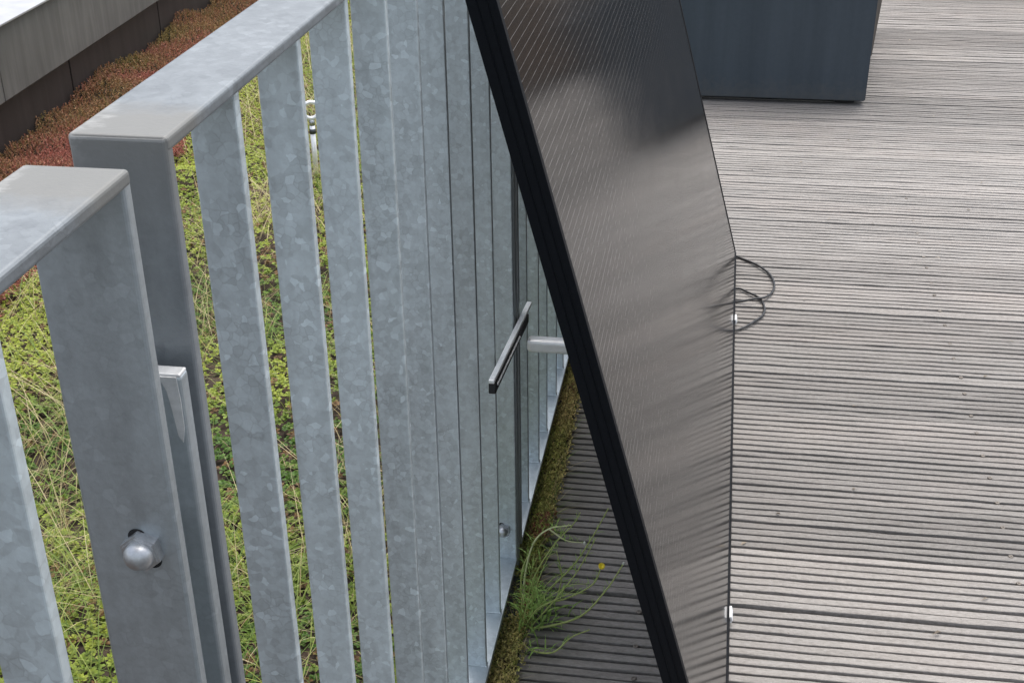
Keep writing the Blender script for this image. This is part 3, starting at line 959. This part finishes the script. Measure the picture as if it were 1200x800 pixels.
# ------------------------------------------------------------------ flowering weed beside the bolt
weed = empty('weed', (0.018, 1.51, -0.015))
tag(weed, 'straggly flowering weed with a yellow bloom growing at the deck edge', 'weed')
def wl(x, y, z):
    return (x - 0.018, y - 1.51, z + 0.015)
stem_mat = leaf_material('weed_stem', 0.5, 0.1)
for nn in list(stem_mat.node_tree.nodes):
    if nn.type == 'ATTRIBUTE':
        nn.attribute_name = 'none_such'
def colour_leaf(name, col):
    mt = leaf_material(name)
    for nn in list(mt.node_tree.nodes):
        if nn.type == 'ATTRIBUTE':
            rg = mt.node_tree.nodes.new('ShaderNodeValToRGB')
            rg.color_ramp.elements[0].color = (*[c * .7 for c in col], 1)
            rg.color_ramp.elements[1].color = (*[c * 1.25 for c in col], 1)
            f = noise(mt.node_tree, pos(mt.node_tree), 120, 3)
            mt.node_tree.links.new(f, rg.inputs['Fac'])
            for l in list(nn.outputs['Color'].links):
                mt.node_tree.links.new(rg.outputs['Color'], l.to_socket)
            mt.node_tree.nodes.remove(nn)
    return mt
bpy.data.materials.remove(stem_mat)
MAT['stem'] = colour_leaf('weed_stem', (0.46, 0.52, 0.18))
MAT['stem_pale'] = colour_leaf('weed_stem_pale', (0.62, 0.64, 0.36))
MAT['weed_leaf'] = colour_leaf('weed_leaf', (0.30, 0.44, 0.12))
stems = [
    ([(0.018, 1.51, -.01), (0.045, 1.53, .015), (0.085, 1.52, .04), (0.125, 1.50, .085), (0.137, 1.50, .118)], 'stem', 1.1),
    ([(0.02, 1.505, -.01), (0.06, 1.49, .01), (0.11, 1.49, .035), (0.145, 1.49, .085), (0.168, 1.50, .126)], 'stem', 1.2),
    ([(0.022, 1.52, -.01), (0.035, 1.53, .06), (0.065, 1.52, .13), (0.095, 1.51, .178), (0.106, 1.50, .206)], 'stem', .8),
    ([(0.02, 1.515, -.01), (0.055, 1.53, .04), (0.095, 1.52, .10), (0.125, 1.51, .165), (0.1446, 1.50, .217)], 'stem', .9),
    ([(0.018, 1.54, -.01), (0.022, 1.54, .06), (0.036, 1.53, .125), (0.060, 1.52, .160), (0.092, 1.51, .176)], 'stem_pale', 1.2),
    ([(0.060, 1.52, .160), (0.085, 1.51, .150), (0.112, 1.505, .152)], 'stem_pale', .8),
    ([(0.03, 1.50, -.01), (0.07, 1.50, .05), (0.10, 1.50, .10), (0.118, 1.50, .14), (0.128, 1.5, .165)], 'stem', .8),
    ([(0.02, 1.49, -.01), (0.04, 1.45, .0), (0.075, 1.44, .006), (0.10, 1.46, .02), (0.125, 1.47, .028)], 'stem', 1.0),
    ([(0.02, 1.53, -.01), (0.01, 1.58, .03), (0.025, 1.60, .07)], 'stem', .9),
    ([(0.07, 1.525, .03), (0.078, 1.52, .08), (0.072, 1.51, .13)], 'stem', .7),
]
for k in range(11):
    tx, ty, tz = random.uniform(.03, .15), random.uniform(1.43, 1.57), random.uniform(.03, .16)
    bx, by = random.uniform(.014, .04), 1.51 + random.gauss(0, .02)
    stems.append(([(bx, by, -.012), (bx + (tx - bx) * .3, by + (ty - by) * .4 + random.gauss(0, .006), tz * .45), (bx + (tx - bx) * .7, by + (ty - by) * .7, tz * .8 + random.gauss(0, .006)), (tx, ty, tz)], 'stem', random.uniform(.35, .6)))
LV, tips = [], []
for pts, mk, w in stems:
    sp = spline([wl(*q) for q in pts], 7)
    nsp = len(sp)
    link('stem', tube_mesh('stem', sp, [0.0016 * w * (1 - .55 * i / nsp) for i in range(nsp)], 6), MAT[mk], weed)
    for i in range(2, nsp - 1):
        t = i / nsp
        az = random.uniform(0, 6.28); el = random.uniform(.1, 1.0)
        LV.append((sp[i], (math.cos(az) * math.cos(el), math.sin(az) * math.cos(el), math.sin(el)), (0.026 * (1 - t) + .006) * random.uniform(.6, 1.3)))
    tips.append(sp[-1])
for k in range(45):       # leaves crowding the base
    az = random.uniform(0, 6.28); el = random.uniform(.2, 1.3)
    LV.append((wl(0.020 + abs(random.gauss(0, .03)), 1.52 + random.gauss(0, .035), -.01), (math.cos(az) * math.cos(el) + .4, math.sin(az) * math.cos(el), math.sin(el)), random.uniform(.02, .055)))
def weed_leaf():
    bm = bmesh.new()
    pts = [(0, 0, 0), (.2, .05, .05), (.35, .16, .10), (.45, .06, .12), (.62, .14, .13), (.72, .05, .12), (1, 0, .02)]
    a = [bm.verts.new((x, y, z)) for x, y, z in pts]
    b_ = [a[0]] + [bm.verts.new((x, -y, z)) for x, y, z in pts[1:-1]] + [a[-1]]
    c = [a[0]] + [bm.verts.new((x, 0, z - .03)) for x, y, z in pts[1:-1]] + [a[-1]]
    for s in (a, b_):
        for k in range(len(s) - 1):
            f = [s[k], s[k + 1], c[k + 1], c[k]]
            f = list(dict.fromkeys(f))
            if len(f) > 2: bm.faces.new(f)
    return bm_mesh(bm, 'leaf')
WLEAF = weed_leaf(); WLEAF.materials.append(MAT['weed_leaf'])
for P, D, L in LV:
    q = Vector(D).to_track_quat('X', 'Z').to_euler()
    lf = link('leaf', WLEAF, None, weed, P, q)
    lf.scale = (L, L * .32, L)
def flower_mesh(n=13, r=0.0052):
    bm = bmesh.new()
    for k in range(n):
        a = 2 * math.pi * k / n
        for rr, dz, da in ((r, 0.001, 0), (r * .7, 0.003, .24)):
            c, s = math.cos(a + da), math.sin(a + da)
            tx, ty = -s, c
            bm.faces.new([bm.verts.new((0, 0, dz * .5)), bm.verts.new((c * rr * .7 + tx * .0016, s * rr * .7 + ty * .0016, dz)), bm.verts.new((c * rr, s * rr, dz)), bm.verts.new((c * rr * .7 - tx * .0016, s * rr * .7 - ty * .0016, dz))])
    bmesh.ops.create_icosphere(bm, subdivisions=1, radius=0.0018)
    return bm_mesh(bm, 'bloom')
BL = flower_mesh(); BL.materials.append(MAT['petal'])
fl = link('bloom', BL, None, weed, tips[0], (R(40), 0, R(20)))
bud = bpy.data.meshes.new('bud')
bm = bmesh.new(); bmesh.ops.create_icosphere(bm, subdivisions=1, radius=0.0020)
for v in bm.verts: v.co.z *= 1.6
bm.to_mesh(bud); bm.free(); bud.materials.append(MAT['bud'])
for t_ in (tips[1], tips[5]):
    link('bud', bud, None, weed, t_)

# ------------------------------------------------------------------ roof anchor eye in the grass
eye = empty('anchor_eye', (-0.950, 3.6926, -0.15))
tag(eye, 'galvanised safety anchor rod with a ring standing in the grass', 'anchor rod')
link('rod', tube_mesh('rod', [(0, 0, -.05), (0, 0, 0.16)], 0.0082, 12), MAT['satin_alu'], eye)
link('collar', tube_mesh('collar', [(0, 0, .135), (0, 0, .150)], 0.010, 12), MAT['dark_steel'], eye)
link('hex_collar', tube_mesh('hex_collar', [(0, 0, .160), (0, 0, .178)], 0.0085, 6), MAT['zinc'], eye)
bm = bmesh.new()
nR, nr_ = 28, 10
rings = []
for i in range(nR):
    a = 2 * math.pi * i / nR
    rings.append([bm.verts.new(((0.0250 + 0.0066 * math.cos(2 * math.pi * k / nr_)) * math.cos(a), 0.0066 * math.sin(2 * math.pi * k / nr_), (0.0250 + 0.0066 * math.cos(2 * math.pi * k / nr_)) * math.sin(a))) for k in range(nr_)])
for i in range(nR):
    for k in range(nr_):
        bm.faces.new((rings[i][k], rings[i][(k + 1) % nr_], rings[(i + 1) % nR][(k + 1) % nr_], rings[(i + 1) % nR][k]))
link('ring', bm_mesh(bm, 'ring', True), MAT['satin_alu'], eye, (0, 0, 0.207), (0, 0, R(25)))

# ------------------------------------------------------------------ far terrace: brown timber troughs (seen in the panel's reflection)
def trough(x0, x1, y0, y1, h, label):
    t = empty('timber_trough', ((x0 + x1) / 2, (y0 + y1) / 2, 0))
    tag(t, label, 'trough')
    hx, hy = (x1 - x0) / 2, (y1 - y0) / 2
    nb = 4
    for k in range(nb):
        z0 = 0.02 + k * (h - .02) / nb
        z1 = z0 + (h - .02) / nb - 0.006
        for sy in (-1, 1):
            link('board', box_mesh('board', -hx, hx, -0.012, 0.012, z0, z1, 0.003), MAT['brown_wood'], t, (0, sy * (hy - .012), 0))
        for sx in (-1, 1):
            link('board', box_mesh('board', -0.012, 0.012, -hy + .025, hy - .025, z0, z1, 0.003), MAT['brown_wood'], t, (sx * (hx - .012), 0, 0))
    link('soil_fill', box_mesh('soil_fill', -hx + .025, hx - .025, -hy + .025, hy - .025, 0.0, h - .05), MAT['soil'], t)
    return t
trough(0.95, 1.95, 5.85, 6.30, 0.42, 'brown timber trough of horizontal boards at the far end of the deck')
for sx, sy, s_, lb in ((1.2, 6.08, 1.1, 'taller rounded dark green shrub in the brown timber trough'), (1.65, 6.05, .8, 'lower rounded dark green shrub in the brown timber trough')):
    sh = empty('shrub', (sx, sy, 0.36))
    tag(sh, lb, 'shrub', 'shrubs in the timber troughs')
    for k in range(5):
        a = k * 1.26
        link('stem', tube_mesh('stem', [(0, 0, 0), (.05 * math.cos(a), .05 * math.sin(a), .15 * s_), (.12 * math.cos(a), .12 * math.sin(a), .33 * s_)], [.006, .005, .002], 6), MAT['brown_wood'], sh)
    n = 1500
    D = unit(rng.normal(0, 1, (n, 3)))
    P = D * (rng.uniform(.3, 1, (n, 1)) ** .5) * np.array([.2, .2, .2]) * s_ * (0.8 + .4 * rng.uniform(0, 1, (n, 1))) + np.array([0, 0, .27 * s_])
    V = leaf_polys(P, D + rng.normal(0, .5, (n, 3)), rng.uniform(.02, .045, n), rng.uniform(.01, .02, n), .1)
    poly_stuff('foliage', V, pal((.035, .06, .018), (.09, .12, .04), n), 4, MAT['leaf'], sh)

# ------------------------------------------------------------------ dry bits blown over the deck
n = 150
X = rng.uniform(0.34, 2.2, n); Y = rng.uniform(1.3, 6.0, n)
az = rng.uniform(0, 6.28, n)
D = np.column_stack([np.cos(az), np.sin(az), rng.normal(.05, .15, n)])
V = leaf_polys(np.column_stack([X, Y, np.full(n, 0.0025)]), D, rng.uniform(.004, .016, n), rng.uniform(.0012, .006, n), 0.2)
o = poly_stuff('leaf_litter', V, pal((0.05, 0.035, 0.02), (0.40, 0.34, 0.26), n), 4, MAT['leaf'])
tag(o, 'tiny dry bits scattered over the open deck', 'leaf litter', kind='stuff')
